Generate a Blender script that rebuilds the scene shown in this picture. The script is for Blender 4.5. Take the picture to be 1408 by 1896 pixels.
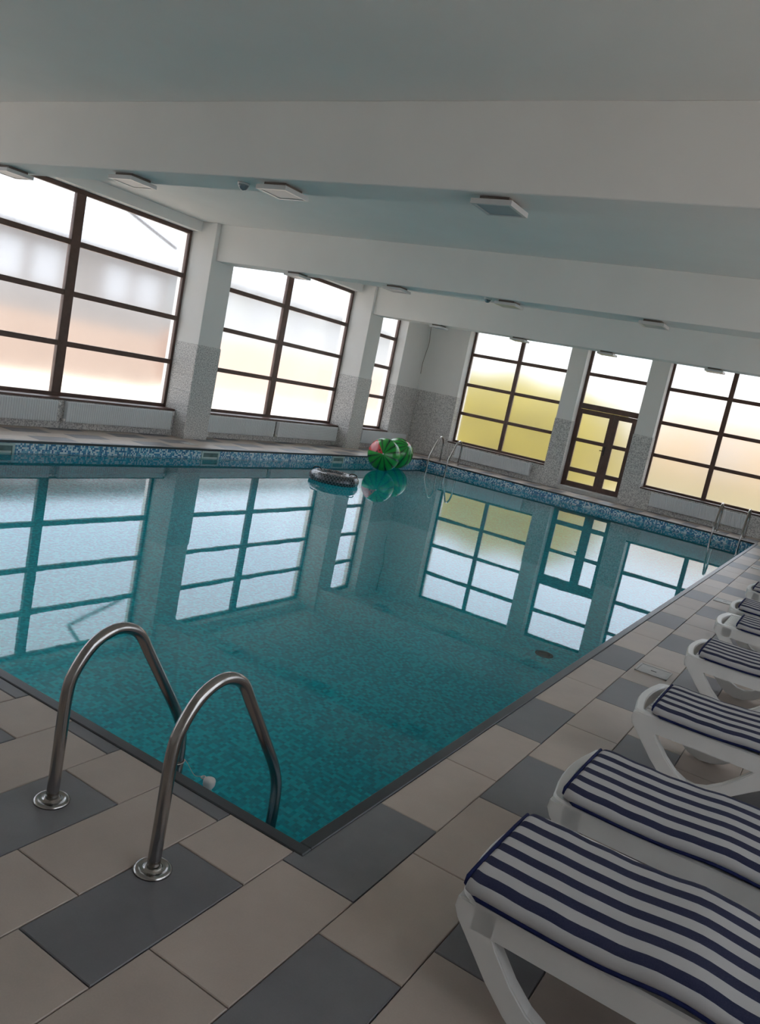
import bpy, bmesh, math, random
from mathutils import Matrix, Vector
random.seed(7)
for o in list(bpy.data.objects):
    bpy.data.objects.remove(o)
SC = bpy.context.scene
COL = SC.collection

# ------------------------------------------------------------------ camera
CAM_R = [[0.8345058, 0.2525671, -0.4897039], [0.5140599, -0.036941, 0.8569585], [0.1983493, -0.9668739, -0.1606621]]
CAM_C = (1.28157, -2.19303, 1.66507)
F_PX = 1466.46
cam_d = bpy.data.cameras.new('camera')
cam_d.sensor_fit = 'VERTICAL'; cam_d.sensor_height = 36.0
cam_d.lens = F_PX / 1896 * 36.0
cam_d.clip_start = 0.02; cam_d.clip_end = 500
cam = bpy.data.objects.new('camera', cam_d); COL.objects.link(cam)
cam.matrix_world = Matrix(((CAM_R[0][0], -CAM_R[0][1], -CAM_R[0][2], CAM_C[0]),
                           (CAM_R[1][0], -CAM_R[1][1], -CAM_R[1][2], CAM_C[1]),
                           (CAM_R[2][0], -CAM_R[2][1], -CAM_R[2][2], CAM_C[2]), (0, 0, 0, 1)))
SC.camera = cam

# ------------------------------------------------------------------ sky
W = bpy.data.worlds.new('hazy_sky'); SC.world = W; W.use_nodes = True
wt = W.node_tree; wt.nodes.clear()
def wn(t): return wt.nodes.new(t)
tc = wn('ShaderNodeTexCoord'); sep = wn('ShaderNodeSeparateXYZ'); rmp = wn('ShaderNodeValToRGB')
bg = wn('ShaderNodeBackground'); wo = wn('ShaderNodeOutputWorld')
wt.links.new(tc.outputs['Generated'], sep.inputs[0]); wt.links.new(sep.outputs['Z'], rmp.inputs[0])
wt.links.new(rmp.outputs[0], bg.inputs[0]); wt.links.new(bg.outputs[0], wo.inputs[0])
# overcast luminance law: zenith three times the horizon, bluer overhead
cr = rmp.color_ramp
def sky(sin_e, c): l = (1 + 2 * sin_e) / 3; return (c[0] * l, c[1] * l, c[2] * l, 1)
cr.elements[0].position = 0.0; cr.elements[0].color = sky(0, (1.02, 0.98, 0.93))
cr.elements[1].position = 1.0; cr.elements[1].color = sky(1, (0.97, 0.97, 0.98))
for p, c in ((0.08, (0.91, 0.94, 0.99)), (0.25, (0.77, 0.87, 1.03)), (0.5, (0.90, 0.94, 1.0))):
    e = cr.elements.new(p); e.color = sky(p, c)
bg.inputs[1].default_value = 4.2

# ------------------------------------------------------------------ view
vs = SC.view_settings
vs.view_transform = 'Standard'; vs.look = 'None'; vs.gamma = 1.0; vs.use_curve_mapping = False
vs.exposure = 0.45
SC.cycles.max_bounces = 14; SC.cycles.diffuse_bounces = 6; SC.cycles.transmission_bounces = 12; SC.cycles.glossy_bounces = 6
try: SC.display_settings.display_device = 'sRGB'
except Exception: pass

# ================================================================== materials
MATS = {}
class NB:
    def __init__(s, name):
        s.m = bpy.data.materials.new(name); s.m.use_nodes = True; s.t = s.m.node_tree; s.t.nodes.clear()
        s.out = s.n('ShaderNodeOutputMaterial'); MATS[name] = s.m
    def n(s, t, **kw):
        x = s.t.nodes.new(t)
        for k, v in kw.items(): setattr(x, k, v)
        return x
    def l(s, a, b): s.t.links.new(a, b)
    def val(s, sock, v):
        if hasattr(v, 'links'): s.l(v, sock)
        else: sock.default_value = v
    def math(s, op, a, b=0.0, c=0.0):
        x = s.n('ShaderNodeMath', operation=op); s.val(x.inputs[0], a); s.val(x.inputs[1], b); s.val(x.inputs[2], c); return x.outputs[0]
    def obj(s): return s.n('ShaderNodeTexCoord').outputs['Object']
    def pos(s): return s.n('ShaderNodeNewGeometry').outputs['Position']
    def xyz(s, v): x = s.n('ShaderNodeSeparateXYZ'); s.l(v, x.inputs[0]); return x.outputs
    def noise(s, v, scale, detail=3, rough=.5):
        x = s.n('ShaderNodeTexNoise'); s.l(v, x.inputs['Vector']); x.inputs['Scale'].default_value = scale
        x.inputs['Detail'].default_value = detail; x.inputs['Roughness'].default_value = rough; return x.outputs[0]
    def ramp(s, f, stops, interp='LINEAR'):
        x = s.n('ShaderNodeValToRGB'); s.l(f, x.inputs[0]); r = x.color_ramp; r.interpolation = interp
        while len(r.elements) < len(stops): r.elements.new(0.5)
        for e, (p, c) in zip(r.elements, stops): e.position = p; e.color = (*c, 1)
        return x.outputs[0]
    def mix(s, f, a, b, mode='MIX'):
        x = s.n('ShaderNodeMix', data_type='RGBA', blend_type=mode)
        s.val(x.inputs[0], f)
        for k, v in ((6, a), (7, b)):
            if isinstance(v, tuple): v = (*v, 1) if len(v) == 3 else v
            s.val(x.inputs[k], v)
        return x.outputs[2]
    def bsdf(s, col, rough=.5, metal=0.0, spec=.5, bump=None, bstr=.1, bdist=.002):
        x = s.n('ShaderNodeBsdfPrincipled')
        s.val(x.inputs['Base Color'], (*col, 1) if isinstance(col, tuple) else col)
        s.val(x.inputs['Roughness'], rough); x.inputs['Metallic'].default_value = metal
        x.inputs['Specular IOR Level'].default_value = spec
        if bump is not None:
            b = s.n('ShaderNodeBump'); b.inputs['Strength'].default_value = bstr; b.inputs['Distance'].default_value = bdist
            s.l(bump, b.inputs['Height']); s.l(b.outputs[0], x.inputs['Normal'])
        s.l(x.outputs[0], s.out.inputs[0]); return x

def simple(name, col, rough=.5, metal=0.0, spec=.5, var=.06, scale=6.0, bump=0.0):
    b = NB(name); v = b.pos() if scale < 0 else b.obj(); n = b.noise(v, abs(scale), 4)
    lo = tuple(max(0, c * (1 - var)) for c in col); hi = tuple(min(1, c * (1 + var)) for c in col)
    c = b.ramp(n, ((.3, lo), (.7, hi)))
    b.bsdf(c, rough, metal, spec, bump=n if bump else None, bstr=bump)
    return b.m
simple('paint', (.85, .85, .84), .75, spec=.25, var=.02, scale=-1.5)
simple('grout', (.36, .34, .31), .9, var=.1, scale=-30)
simple('brown_frame', (.11, .062, .050), .38, var=.18, scale=-9)
simple('edge_metal', (.055, .06, .065), .35, metal=.3, var=.1, scale=-5)
simple('steel', (.37, .35, .335), .2, metal=1.0, var=.05, scale=8)
simple('radiator', (.70, .73, .76), .35, var=.02, scale=3)
simple('valve', (.75, .75, .74), .4, var=.02)
simple('plastic', (.76, .76, .75), .33, var=.04, scale=5)
simple('navy', (.010, .016, .075), .8, spec=.2, var=.2, scale=40)
simple('black', (.012, .012, .013), .5, var=.1)
simple('lid', (.50, .50, .49), .45, var=.08, scale=20)
simple('cord_white', (.7, .7, .68), .6, var=.03)
simple('fixture_metal', (.16, .13, .11), .5, var=.05)
simple('light_rim', (.60, .61, .62), .3, var=.02)
simple('light_diffuser', (.30, .36, .42), .35, var=.03)
simple('sensor_dome', (.20, .26, .30), .12, var=.05)
simple('skimmer_plastic', (.50, .60, .58), .4, var=.05)
simple('skimmer_throat', (.10, .17, .17), .5, var=.3, scale=8)
simple('out_field', (.105, .082, .010), .9, var=.25, scale=-.15)
simple('out_paving', (.74, .62, .50), .9, var=.1, scale=-.3)
simple('out_grey', (.24, .228, .225), .9, var=.06, scale=-.4)
simple('out_peach', (.35, .27, .225), .9, var=.1, scale=-.4)
simple('out_cream', (.62, .42, .25), .9, var=.06, scale=-.4)
simple('out_roof', (.10, .085, .085), .8, var=.1)
simple('out_window', (.42, .44, .48), .3, var=.03)
simple('out_pink', (.60, .44, .37), .9, var=.06, scale=-.4)
simple('out_pale', (.44, .46, .47), .9, var=.06, scale=-.4)
simple('out_render', (.85, .84, .82), .8, var=.03)
simple('out_bank', (.205, .160, .018), .9, var=.25, scale=-.8)

def tilemat(name, lo, hi, tint):
    b = NB(name); p = b.pos(); n = b.noise(p, 3.2, 6, .6); n2 = b.noise(p, 160, 2)
    oi = b.n('ShaderNodeObjectInfo').outputs['Random']
    c = b.ramp(n, ((.28, lo), (.72, hi)))
    c = b.mix(b.math('MULTIPLY', b.noise(p, 1.1, 3), .35), c, tint)
    g = b.math('ADD', .92, b.math('MULTIPLY', oi, .16))
    g = b.math('MULTIPLY', g, b.math('ADD', .94, b.math('MULTIPLY', n2, .12)))
    h = b.n('ShaderNodeHueSaturation'); b.l(c, h.inputs['Color']); b.l(g, h.inputs['Value'])
    r = b.math('ADD', .34, b.math('MULTIPLY', n, .18))
    b.bsdf(h.outputs[0], r, spec=.45, bump=n2, bstr=.05)
tilemat('tile_beige', (.42, .365, .315), (.53, .46, .40), (.47, .365, .34))
tilemat('tile_dark', (.15, .152, .158), (.21, .21, .215), (.165, .155, .20))

b = NB('terrazzo'); p = b.pos(); n = b.noise(p, 48, 3, .7); n2 = b.noise(p, 20, 2)
c = b.ramp(n, ((.40, (.30, .30, .31)), (.5, (.62, .61, .60)), (.60, (.85, .84, .82))))
c = b.mix(b.math('MULTIPLY', n2, .3), c, (.54, .53, .52)); b.bsdf(c, .4, spec=.45)

def mosaic(name, cols, pitch=.025, grout=(.25, .4, .42), gw=.07):
    b = NB(name); p = b.pos()
    a = b.n('ShaderNodeVectorMath', operation='MULTIPLY_ADD'); b.l(p, a.inputs[0])
    a.inputs[1].default_value = (1 / pitch,) * 3; a.inputs[2].default_value = (.37, .41, .33)
    fl = b.n('ShaderNodeVectorMath', operation='FLOOR'); b.l(a.outputs[0], fl.inputs[0])
    fr = b.n('ShaderNodeVectorMath', operation='FRACTION'); b.l(a.outputs[0], fr.inputs[0])
    wnz = b.n('ShaderNodeTexWhiteNoise', noise_dimensions='3D'); b.l(fl.outputs[0], wnz.inputs['Vector'])
    k = len(cols); c = b.ramp(wnz.outputs['Value'], [(i / k, q) for i, q in enumerate(cols)], 'CONSTANT')
    # grout lines on the two in-plane axes only
    g = b.n('ShaderNodeNewGeometry').outputs['Normal']; na = b.xyz(g); fx = b.xyz(fr.outputs[0]); m = None
    for i in range(3):
        e = b.math('LESS_THAN', fx[i], gw); inpl = b.math('LESS_THAN', b.math('ABSOLUTE', na[i]), .5)
        e = b.math('MULTIPLY', e, inpl); m = e if m is None else b.math('MAXIMUM', m, e)
    c = b.mix(m, c, grout); b.bsdf(c, .2, spec=.5)
TEAL = [(.008, .50, .63), (.02, .76, .86), (.010, .58, .71), (.03, .84, .92), (.006, .43, .57), (.02, .74, .84), (.009, .54, .67)]
mosaic('mosaic_pool', TEAL, grout=(.03, .66, .70))
mosaic('mosaic_band', [(.04, .20, .40), (.66, .76, .80), (.06, .27, .47), (.72, .82, .84), (.03, .15, .34), (.14, .42, .58), (.60, .74, .80)], grout=(.34, .48, .55))

# frosted glazing film: slightly scattering solid pane
for gname, r0 in (('frosted_glass', .27), ('satin_glass', .10)):
    b = NB(gname); n = b.noise(b.pos(), 2.0, 2)
    g = b.n('ShaderNodeBsdfGlass'); g.inputs['Color'].default_value = (.97, .98, .985, 1); g.inputs['IOR'].default_value = 1.45
    b.l(b.math('ADD', r0, b.math('MULTIPLY', n, .04)), g.inputs['Roughness'])
    b.l(g.outputs[0], b.out.inputs[0])

b = NB('water'); p = b.pos()
n = b.noise(p, 1.6, 2); n2 = b.noise(p, 7.0, 2)
hgt = b.math('ADD', n, b.math('MULTIPLY', n2, .12))
bp = b.n('ShaderNodeBump'); bp.inputs['Strength'].default_value = .02; bp.inputs['Distance'].default_value = .02; b.l(hgt, bp.inputs['Height'])
fz = b.n('ShaderNodeFresnel'); fz.inputs['IOR'].default_value = 1.33; b.l(bp.outputs[0], fz.inputs['Normal'])
rf = b.n('ShaderNodeBsdfRefraction'); rf.inputs['Color'].default_value = (.52, .99, 1, 1); rf.inputs['IOR'].default_value = 1.33; rf.inputs['Roughness'].default_value = 0.0
gl = b.n('ShaderNodeBsdfAnisotropic'); gl.inputs['Color'].default_value = (.96, .98, 1, 1); gl.inputs['Roughness'].default_value = .012
for s_ in (rf, gl): b.l(bp.outputs[0], s_.inputs['Normal'])
mx = b.n('ShaderNodeMixShader'); b.l(fz.outputs[0], mx.inputs[0]); b.l(rf.outputs[0], mx.inputs[1]); b.l(gl.outputs[0], mx.inputs[2])
b.l(mx.outputs[0], b.out.inputs[0])

# striped cushion cloth: stripes run along local X, keyed on the sheet coordinate stored in the UV map
b = NB('striped_cloth'); uv = b.n('ShaderNodeUVMap'); u = b.xyz(uv.outputs[0])
st = b.math('LESS_THAN', b.math('FRACT', b.math('ADD', b.math('MULTIPLY', u[1], 6.67), .865)), .53)
wv = b.noise(b.obj(), 220, 2)
c = b.mix(st, (.010, .014, .050), (.44, .435, .44)); c = b.mix(b.math('MULTIPLY', wv, .08), c, (.3, .3, .32))
b.bsdf(c, .85, spec=.2, bump=wv, bstr=.15)

# watermelon rind: dark meridian stripes converging on the local +Z pole
b = NB('melon_rind'); x = b.xyz(b.obj())
ang = b.math('ARCTAN2', x[1], x[0]); nz = b.noise(b.obj(), 9, 3)
w = b.math('FRACT', b.math('ADD', b.math('MULTIPLY', ang, 12 / (2 * math.pi)), b.math('MULTIPLY', b.math('SUBTRACT', nz, .5), .25)))
d = b.math('ABSOLUTE', b.math('SUBTRACT', w, .5))
c = b.ramp(d, ((.0, (.006, .05, .018)), (.07, (.008, .07, .02)), (.13, (.015, .27, .035)), (.5, (.02, .40, .05))))
b.bsdf(c, .18, spec=.6)
b = NB('melon_flesh'); x = b.xyz(b.obj()); r2 = b.math('SQRT', b.math('ADD', b.math('POWER', x[0], 2), b.math('POWER', x[1], 2)))
vo = b.n('ShaderNodeTexVoronoi'); b.l(b.obj(), vo.inputs['Vector']); vo.inputs['Scale'].default_value = 11
seed = b.math('LESS_THAN', vo.outputs['Distance'], .2)
c = b.ramp(r2, ((.0, (.62, .05, .05)), (.74, (.66, .07, .07)), (.84, (.75, .55, .55)), (.92, (.8, .78, .72))))
c = b.mix(seed, c, (.03, .02, .02)); b.bsdf(c, .18, spec=.6)
# tyre print
b = NB('tyre_print'); uv = b.n('ShaderNodeUVMap'); u = b.xyz(uv.outputs[0])
br = b.n('ShaderNodeTexBrick'); b.l(uv.outputs[0], br.inputs['Vector']); br.inputs['Scale'].default_value = 1.0
br.inputs['Color1'].default_value = (.018, .022, .026, 1); br.inputs['Color2'].default_value = (.03, .034, .04, 1); br.inputs['Mortar'].default_value = (.13, .15, .17, 1)
br.inputs['Brick Width'].default_value = .022; br.inputs['Row Height'].default_value = .055; br.inputs['Mortar Size'].default_value = .0045
b.bsdf(br.outputs[0], .22, spec=.6)

# ================================================================== geometry helpers
def wl(o):
    v = Vector((0, 0, 0))
    while o is not None: v += o.location; o = o.parent
    return v
def link(name, me, loc=(0, 0, 0), parent=None):
    o = bpy.data.objects.new(name, me); COL.objects.link(o)
    if parent is not None:
        o.parent = parent; o.location = Vector(loc) - wl(parent)
    else: o.location = loc
    return o
def tag(o, label=None, cat=None, group=None, kind=None):
    if label: o['label'] = label
    if cat: o['category'] = cat
    if group: o['group'] = group
    if kind: o['kind'] = kind
    return o
def empty(name, loc, label=None, cat=None, group=None, kind=None):
    o = link(name, None, loc); o.empty_display_size = .1
    return tag(o, label, cat, group, kind)
def mk(name, verts, faces, mat, smooth=False, uvs=None):
    me = bpy.data.meshes.new(name); me.from_pydata([tuple(v) for v in verts], [], faces)
    me.materials.append(MATS[mat] if isinstance(mat, str) else mat)
    if uvs:
        l = me.uv_layers.new(name='UVMap')
        for lp in me.loops: l.data[lp.index].uv = uvs[lp.vertex_index]
    if smooth: me.polygons.foreach_set('use_smooth', [True] * len(me.polygons))
    me.update(); return me
BOXC = {}
def boxmesh(name, dx, dy, dz, mat, bev=0.0):
    key = (round(dx, 4), round(dy, 4), round(dz, 4), mat, bev)
    if key in BOXC: return BOXC[key]
    bm = bmesh.new(); bmesh.ops.create_cube(bm, size=1.0)
    bmesh.ops.scale(bm, vec=(dx, dy, dz), verts=bm.verts)
    if bev > 0:
        bmesh.ops.bevel(bm, geom=bm.edges[:], offset=min(bev, .45 * min(dx, dy, dz)), segments=1, affect='EDGES')
    me = bpy.data.meshes.new(name); bm.to_mesh(me); bm.free(); me.materials.append(MATS[mat]); BOXC[key] = me
    return me
def box(name, x0, x1, y0, y1, z0, z1, mat, parent=None, bev=0.0):
    if x1 < x0: x0, x1 = x1, x0
    if y1 < y0: y0, y1 = y1, y0
    return link(name, boxmesh(name, x1 - x0, y1 - y0, z1 - z0, mat, bev), ((x0 + x1) / 2, (y0 + y1) / 2, (z0 + z1) / 2), parent)
def boxes(name, lst, mat, parent=None, loc=(0, 0, 0), bev=0.0):
    """several touching blocks that form one rigid piece"""
    bm = bmesh.new()
    for x0, x1, y0, y1, z0, z1 in lst:
        m = Matrix.Translation(((x0 + x1) / 2 - loc[0], (y0 + y1) / 2 - loc[1], (z0 + z1) / 2 - loc[2])) @ Matrix.Diagonal((abs(x1 - x0), abs(y1 - y0), abs(z1 - z0), 1))
        bmesh.ops.create_cube(bm, size=1.0, matrix=m)
    if bev: bmesh.ops.bevel(bm, geom=bm.edges[:], offset=bev, segments=1, affect='EDGES')
    me = bpy.data.meshes.new(name); bm.to_mesh(me); bm.free(); me.materials.append(MATS[mat])
    return link(name, me, loc, parent)
def catmull(pts, n=6):
    P = [Vector(p) for p in pts]; P = [2 * P[0] - P[1]] + P + [2 * P[-1] - P[-2]]; out = []
    for i in range(1, len(P) - 2):
        a, b_, c_, d_ = P[i - 1:i + 3]
        for k in range(n):
            t = k / n
            out.append(.5 * ((2 * b_) + (c_ - a) * t + (2 * a - 5 * b_ + 4 * c_ - d_) * t * t + (3 * b_ - a - 3 * c_ + d_) * t ** 3))
    out.append(P[-2]); return out
def sweep(name, pts, r, mat, seg=14, closed=False):
    n = len(pts); V = []; Fc = []; up = None
    for i, p in enumerate(pts):
        if closed: t = (pts[(i + 1) % n] - pts[i - 1]).normalized()
        else: t = (pts[min(i + 1, n - 1)] - pts[max(i - 1, 0)]).normalized()
        if up is None:
            up = Vector((1, 0, 0)) if abs(t.x) < .8 else Vector((0, 0, 1))
        up = (up - t * up.dot(t)).normalized(); s = t.cross(up)
        for k in range(seg):
            a = 2 * math.pi * k / seg; V.append(p + (up * math.cos(a) + s * math.sin(a)) * r)
    m = n if closed else n - 1
    for i in range(m):
        for k in range(seg):
            j = (i + 1) % n; Fc.append((i * seg + k, i * seg + (k + 1) % seg, j * seg + (k + 1) % seg, j * seg + k))
    if not closed: Fc += [tuple(range(seg - 1, -1, -1)), tuple((n - 1) * seg + k for k in range(seg))]
    return mk(name, V, Fc, mat, True)
def lathe(name, prof, mat, seg=24, smooth=True):
    V = []; Fc = []
    for r, z_ in prof:
        for k in range(seg):
            a = 2 * math.pi * k / seg; V.append((r * math.cos(a), r * math.sin(a), z_))
    for i in range(len(prof) - 1):
        for k in range(seg):
            Fc.append((i * seg + k, i * seg + (k + 1) % seg, (i + 1) * seg + (k + 1) % seg, (i + 1) * seg + k))
    Fc += [tuple(range(seg - 1, -1, -1)), tuple((len(prof) - 1) * seg + k for k in range(seg))]
    return mk(name, V, Fc, mat, smooth)
def extrude_xz(name, poly, y0, y1, mat, bev=.004):
    """closed outline in XZ given thickness in Y"""
    n = len(poly); V = [(x, y0, z_) for x, z_ in poly] + [(x, y1, z_) for x, z_ in poly]
    Fc = [tuple(range(n)), tuple(range(2 * n - 1, n - 1, -1))] + [(i, n + i, n + (i + 1) % n, (i + 1) % n) for i in range(n)]
    me = mk(name, V, Fc, mat); bm = bmesh.new(); bm.from_mesh(me)
    bmesh.ops.recalc_face_normals(bm, faces=bm.faces)
    if bev:
        ed = [e for e in bm.edges if len(e.link_faces) == 2 and e.calc_face_angle() > .9]
        bmesh.ops.bevel(bm, geom=ed, offset=bev, segments=2, affect='EDGES')
    bm.to_mesh(me); bm.free(); return me
def copy_tree(o, loc, parent=None):
    c = o.copy(); COL.objects.link(c); c.parent = parent
    if loc is not None: c.location = loc
    for ch in list(o.children): copy_tree(ch, None, c)
    return c
def project(P):
    d = [P[i] - CAM_C[i] for i in range(3)]
    q = [sum(CAM_R[i][k] * d[i] for i in range(3)) for k in range(3)]
    return (704 + F_PX * q[0] / q[2], 948 + F_PX * q[1] / q[2], q[2]) if q[2] > .1 else (1e6, 1e6, q[2])

# ================================================================== dimensions
PW, PL = 7.826, 15.255            # pool
XL_PIL, XL_WALL, XL_WIN, XL_OUT = -8.68, -8.98, -9.25, -9.42
YF, YF_WIN, YF_OUT = 16.42, 16.73, 16.95
XR, YB = 3.5, -4.6
ZC, ZB, ZL = 3.67, 3.07, 3.50     # ceiling, beam soffit, lintel
WAIN = 1.64                       # height of the tiled wainscot
WATER = -.16
BAYS = [(-4.6, -2.24), (-1.69, 2.88), (3.43, 7.93), (8.48, 13.05), (13.6, 15.29)]

# ================================================================== floor and pool
FLOOR = boxes('floor', [(XL_OUT, -PW - .2, YB - .2, YF_OUT, -.3, -.010), (.2, XR + .2, YB - .2, YF_OUT, -.3, -.010),
                        (-PW - .2, .2, YB - .2, -.2, -.3, -.010), (-PW - .2, .2, PL + .2, YF_OUT, -.3, -.010)], 'grout')
tag(FLOOR, 'pool deck of staggered beige and charcoal rectangular tiles', 'floor', kind='structure')
PX, PY, TX0, TYE, TYO = .302, .602, -.037, -.068, .936
def clip_pool(r):
    x0, x1, y0, y1 = r
    if x1 <= -PW or x0 >= 0 or y1 <= 0 or y0 >= PL: return [r]
    out = []
    if y0 < 0: out.append((x0, x1, y0, 0)); 
    if y1 > PL: out.append((x0, x1, PL, y1))
    a, c_ = max(y0, 0), min(y1, PL)
    if x0 < -PW: out.append((x0, -PW, a, c_))
    if x1 > 0: out.append((0, x1, a, c_))
    return out
def tile_geo(rs, ox, oy):
    V, Fc = [], []
    g, e = .0022, .0025
    for x0, x1, y0, y1 in rs:
        k = len(V); x0 += g; x1 -= g; y0 += g; y1 -= g
        for z_, q in ((-.0101, 0), (-e, 0), (0, e)):
            V += [(x0 + q - ox, y0 + q - oy, z_), (x1 - q - ox, y0 + q - oy, z_), (x1 - q - ox, y1 - q - oy, z_), (x0 + q - ox, y1 - q - oy, z_)]
        for i in range(4):
            j = (i + 1) % 4
            Fc += [(k + i, k + j, k + 4 + j, k + 4 + i), (k + 4 + i, k + 4 + j, k + 8 + j, k + 8 + i)]
        Fc.append((k + 8, k + 9, k + 10, k + 11))
    return V, Fc
cand = []
for i in range(-31, 13):
    even = i % 2 == 0; yb = TYE if even else TYO
    for k in range(-12, 31):
        x0 = TX0 + i * PX; y0 = yb + k * PY
        r = (max(x0, XL_WALL), min(x0 + PX, XR), max(y0, YB), min(y0 + PY, YF))
        if r[1] - r[0] < .01 or r[3] - r[2] < .01: continue
        rs = [q for q in clip_pool(r) if q[1] - q[0] > .008 and q[3] - q[2] > .008]
        if not rs: continue
        cx = sum((q[0] + q[1]) / 2 for q in rs) / len(rs); cy = sum((q[2] + q[3]) / 2 for q in rs) / len(rs)
        u, v_, d_ = project((cx, cy, 0)); area = 0
        if d_ > .3 and -150 < u < 1560 and -50 < v_ < 2050:
            A = [project((q[0], q[2], 0)) for q in rs][0]; B_ = project((rs[0][1], rs[0][2], 0)); C_ = project((rs[0][0], rs[0][3], 0))
            area = abs((B_[0] - A[0]) * (C_[1] - A[1]) - (B_[1] - A[1]) * (C_[0] - A[0]))
        cand.append((area, rs, cx, cy, 'tile_dark' if k % 3 == 0 else 'tile_beige'))
cand.sort(key=lambda t: -t[0])
TMESH = {}
rest = {'tile_dark': [], 'tile_beige': []}
for n_, (area, rs, cx, cy, mat) in enumerate(cand):
    if n_ < 300 and area > 60:
        key = (mat,) + tuple(round(v - (cx if i < 2 else cy), 3) for q in rs for i, v in enumerate(q))
        if key not in TMESH:
            V, Fc = tile_geo(rs, cx, cy)
            if len(rs) == 2 and abs(rs[1][0]) < 1e-6 and abs(rs[0][3]) < 1e-6:      # L-shaped tile round the near pool corner
                (x0, x1, y0, _), y1, g_, e_ = rs[0], rs[1][3], .0022, .0025
                L_ = [(x0 + g_, y0 + g_), (x1 - g_, y0 + g_), (x1 - g_, y1 - g_), (g_, y1 - g_), (g_, -g_), (x0 + g_, -g_)]
                V = [(x - cx, y - cy, z_) for z_ in (-.0101, 0) for x, y in L_]
                Fc = [(0, 1, 7, 6), (1, 2, 8, 7), (2, 3, 9, 8), (3, 4, 10, 9), (4, 5, 11, 10), (5, 0, 6, 11), (6, 7, 8, 9, 10, 11)]
            TMESH[key] = mk('floor_tile', V, Fc, mat)
        link('floor_tile', TMESH[key], (cx, cy, 0), FLOOR).location = Vector((cx, cy, 0)) - wl(FLOOR)
    else: rest[mat] += rs
for mat, rs in rest.items():
    V, Fc = tile_geo(rs, 0, 0); o = link('distant_floor_tiles', mk('distant_floor_tiles', V, Fc, mat), (0, 0, 0), FLOOR); o['kind'] = 'stuff'

POOL = boxes('pool_basin', [(-PW - .2, -PW + .04, -.2, PL + .2, -1.75, -.32), (-.04, .2, -.2, PL + .2, -1.75, -.32),
                            (-PW + .04, -.04, -.2, .04, -1.75, -.32), (-PW + .04, -.04, PL - .04, PL + .2, -1.75, -.32),
                            (-PW - .2, .2, -.2, PL + .2, -1.95, -1.55)], 'mosaic_pool')
tag(POOL, 'sunken rectangular pool lined with turquoise mosaic', 'pool', kind='structure')
boxes('mosaic_band', [(-PW - .2, -PW + .04, -.2, PL + .2, -.32, -.010), (-.04, .2, -.2, PL + .2, -.32, -.010),
                      (-PW + .04, -.04, -.2, .04, -.32, -.010), (-PW + .04, -.04, PL - .04, PL + .2, -.32, -.010)], 'mosaic_band', POOL)
WS = link('pool_water', mk('pool_water', [(-PW + .04, .04, WATER), (-.04, .04, WATER), (-.04, PL - .04, WATER), (-PW + .04, PL - .04, WATER)], [(0, 1, 2, 3)], 'water'))
tag(WS, 'still clear turquoise water filling the pool', 'water', kind='stuff')
for i, (x0, x1, y0, y1) in enumerate([(-PW, 0, 0, .055), (-PW, 0, PL - .055, PL), (-.055, 0, .055, PL - .055), (-PW, -PW + .055, .055, PL - .055)]):
    t_ = box('trim_%d' % (i + 1), x0, x1, y0, y1, -.028, .004, 'edge_metal', bev=.004); t_['kind'] = 'structure'
    tag(t_, ['dark metal edge strip along the near pool side by the ladder', 'dark metal edge strip along the far pool side below the glazed door',
             'dark metal edge strip along the pool side facing the loungers', 'dark metal edge strip along the pool side below the radiators'][i], 'edge trim')

# ================================================================== walls, pillars, beams, ceiling
WL_ = boxes('wall_left', [(XL_OUT, XL_WALL, YB - .2, 15.29, -.3, .46), (XL_OUT, XL_WALL - .04, YB - .2, 15.29, ZL, ZC),
                          (XL_OUT, XL_WALL, 15.29, YF_OUT, -.3, ZC)], 'paint')
tag(WL_, 'window wall with low tiled parapet and white plaster', 'wall', kind='structure')
WF_ = boxes('wall_far', [(XL_WALL, -7.8, YF, YF_OUT, -.3, ZC), (-7.8, -5.1, YF, YF_OUT, -.3, .49), (-5.1, -4.7, YF, YF_OUT, -.3, ZC),
                         (-4.7, -3.2, YF, YF_OUT, -.3, .09), (-3.2, -2.78, YF, YF_OUT, -.3, ZC), (-2.78, -.08, YF, YF_OUT, -.3, .49), (-.08, XR + .2, YF, YF_OUT, -.3, ZC),
                         (-7.8, -5.1, YF, YF_OUT, ZL, ZC), (-4.7, -3.2, YF, YF_OUT, ZL, ZC), (-2.78, -.08, YF, YF_OUT, ZL, ZC)], 'paint')
tag(WF_, 'far end wall with glazed door between two windows', 'wall', kind='structure')
ADDED_BAYS = [(-1.69, 2.88), (3.43, 7.93), (8.48, 13.05)]  # openings added in the unseen right wall to brighten the room
WR_ = boxes('wall_right', [(XR, XR + .2, YB - .2, YF_OUT, -.3, .46), (XR, XR + .2, YB - .2, YF_OUT, ZL, ZC), (XR, XR + .2, YB - .2, -1.69, .46, ZL), (XR, XR + .2, 2.88, 3.43, .46, ZL), (XR, XR + .2, 7.93, 8.48, .46, ZL), (XR, XR + .2, 13.05, YF_OUT, .46, ZL)], 'paint')
tag(WR_, 'white wall behind the loungers, windows in it added for daylight', 'wall', kind='structure')
WB_ = box('wall_back', XL_WALL, XR, YB - .2, YB, -.3, ZC, 'paint'); tag(WB_, 'plain white wall behind the viewer', 'wall', kind='structure')
CE_ = box('ceiling', XL_OUT, XR + .2, YB - .2, YF_OUT, ZC, ZC + .3, 'paint'); tag(CE_, 'white flat ceiling between deep beams', 'ceiling', kind='structure')
BEAMS = [(-2.15, -1.74), (2.95, 3.38), (8.02, 8.43), (13.12, 13.54)]
BLAB = ['beam over the viewer', 'nearest deep white ceiling beam spanning the whole picture', 'second white ceiling beam, ending on the big pillar', 'farthest white ceiling beam, crossing the tops of the far windows']
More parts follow.
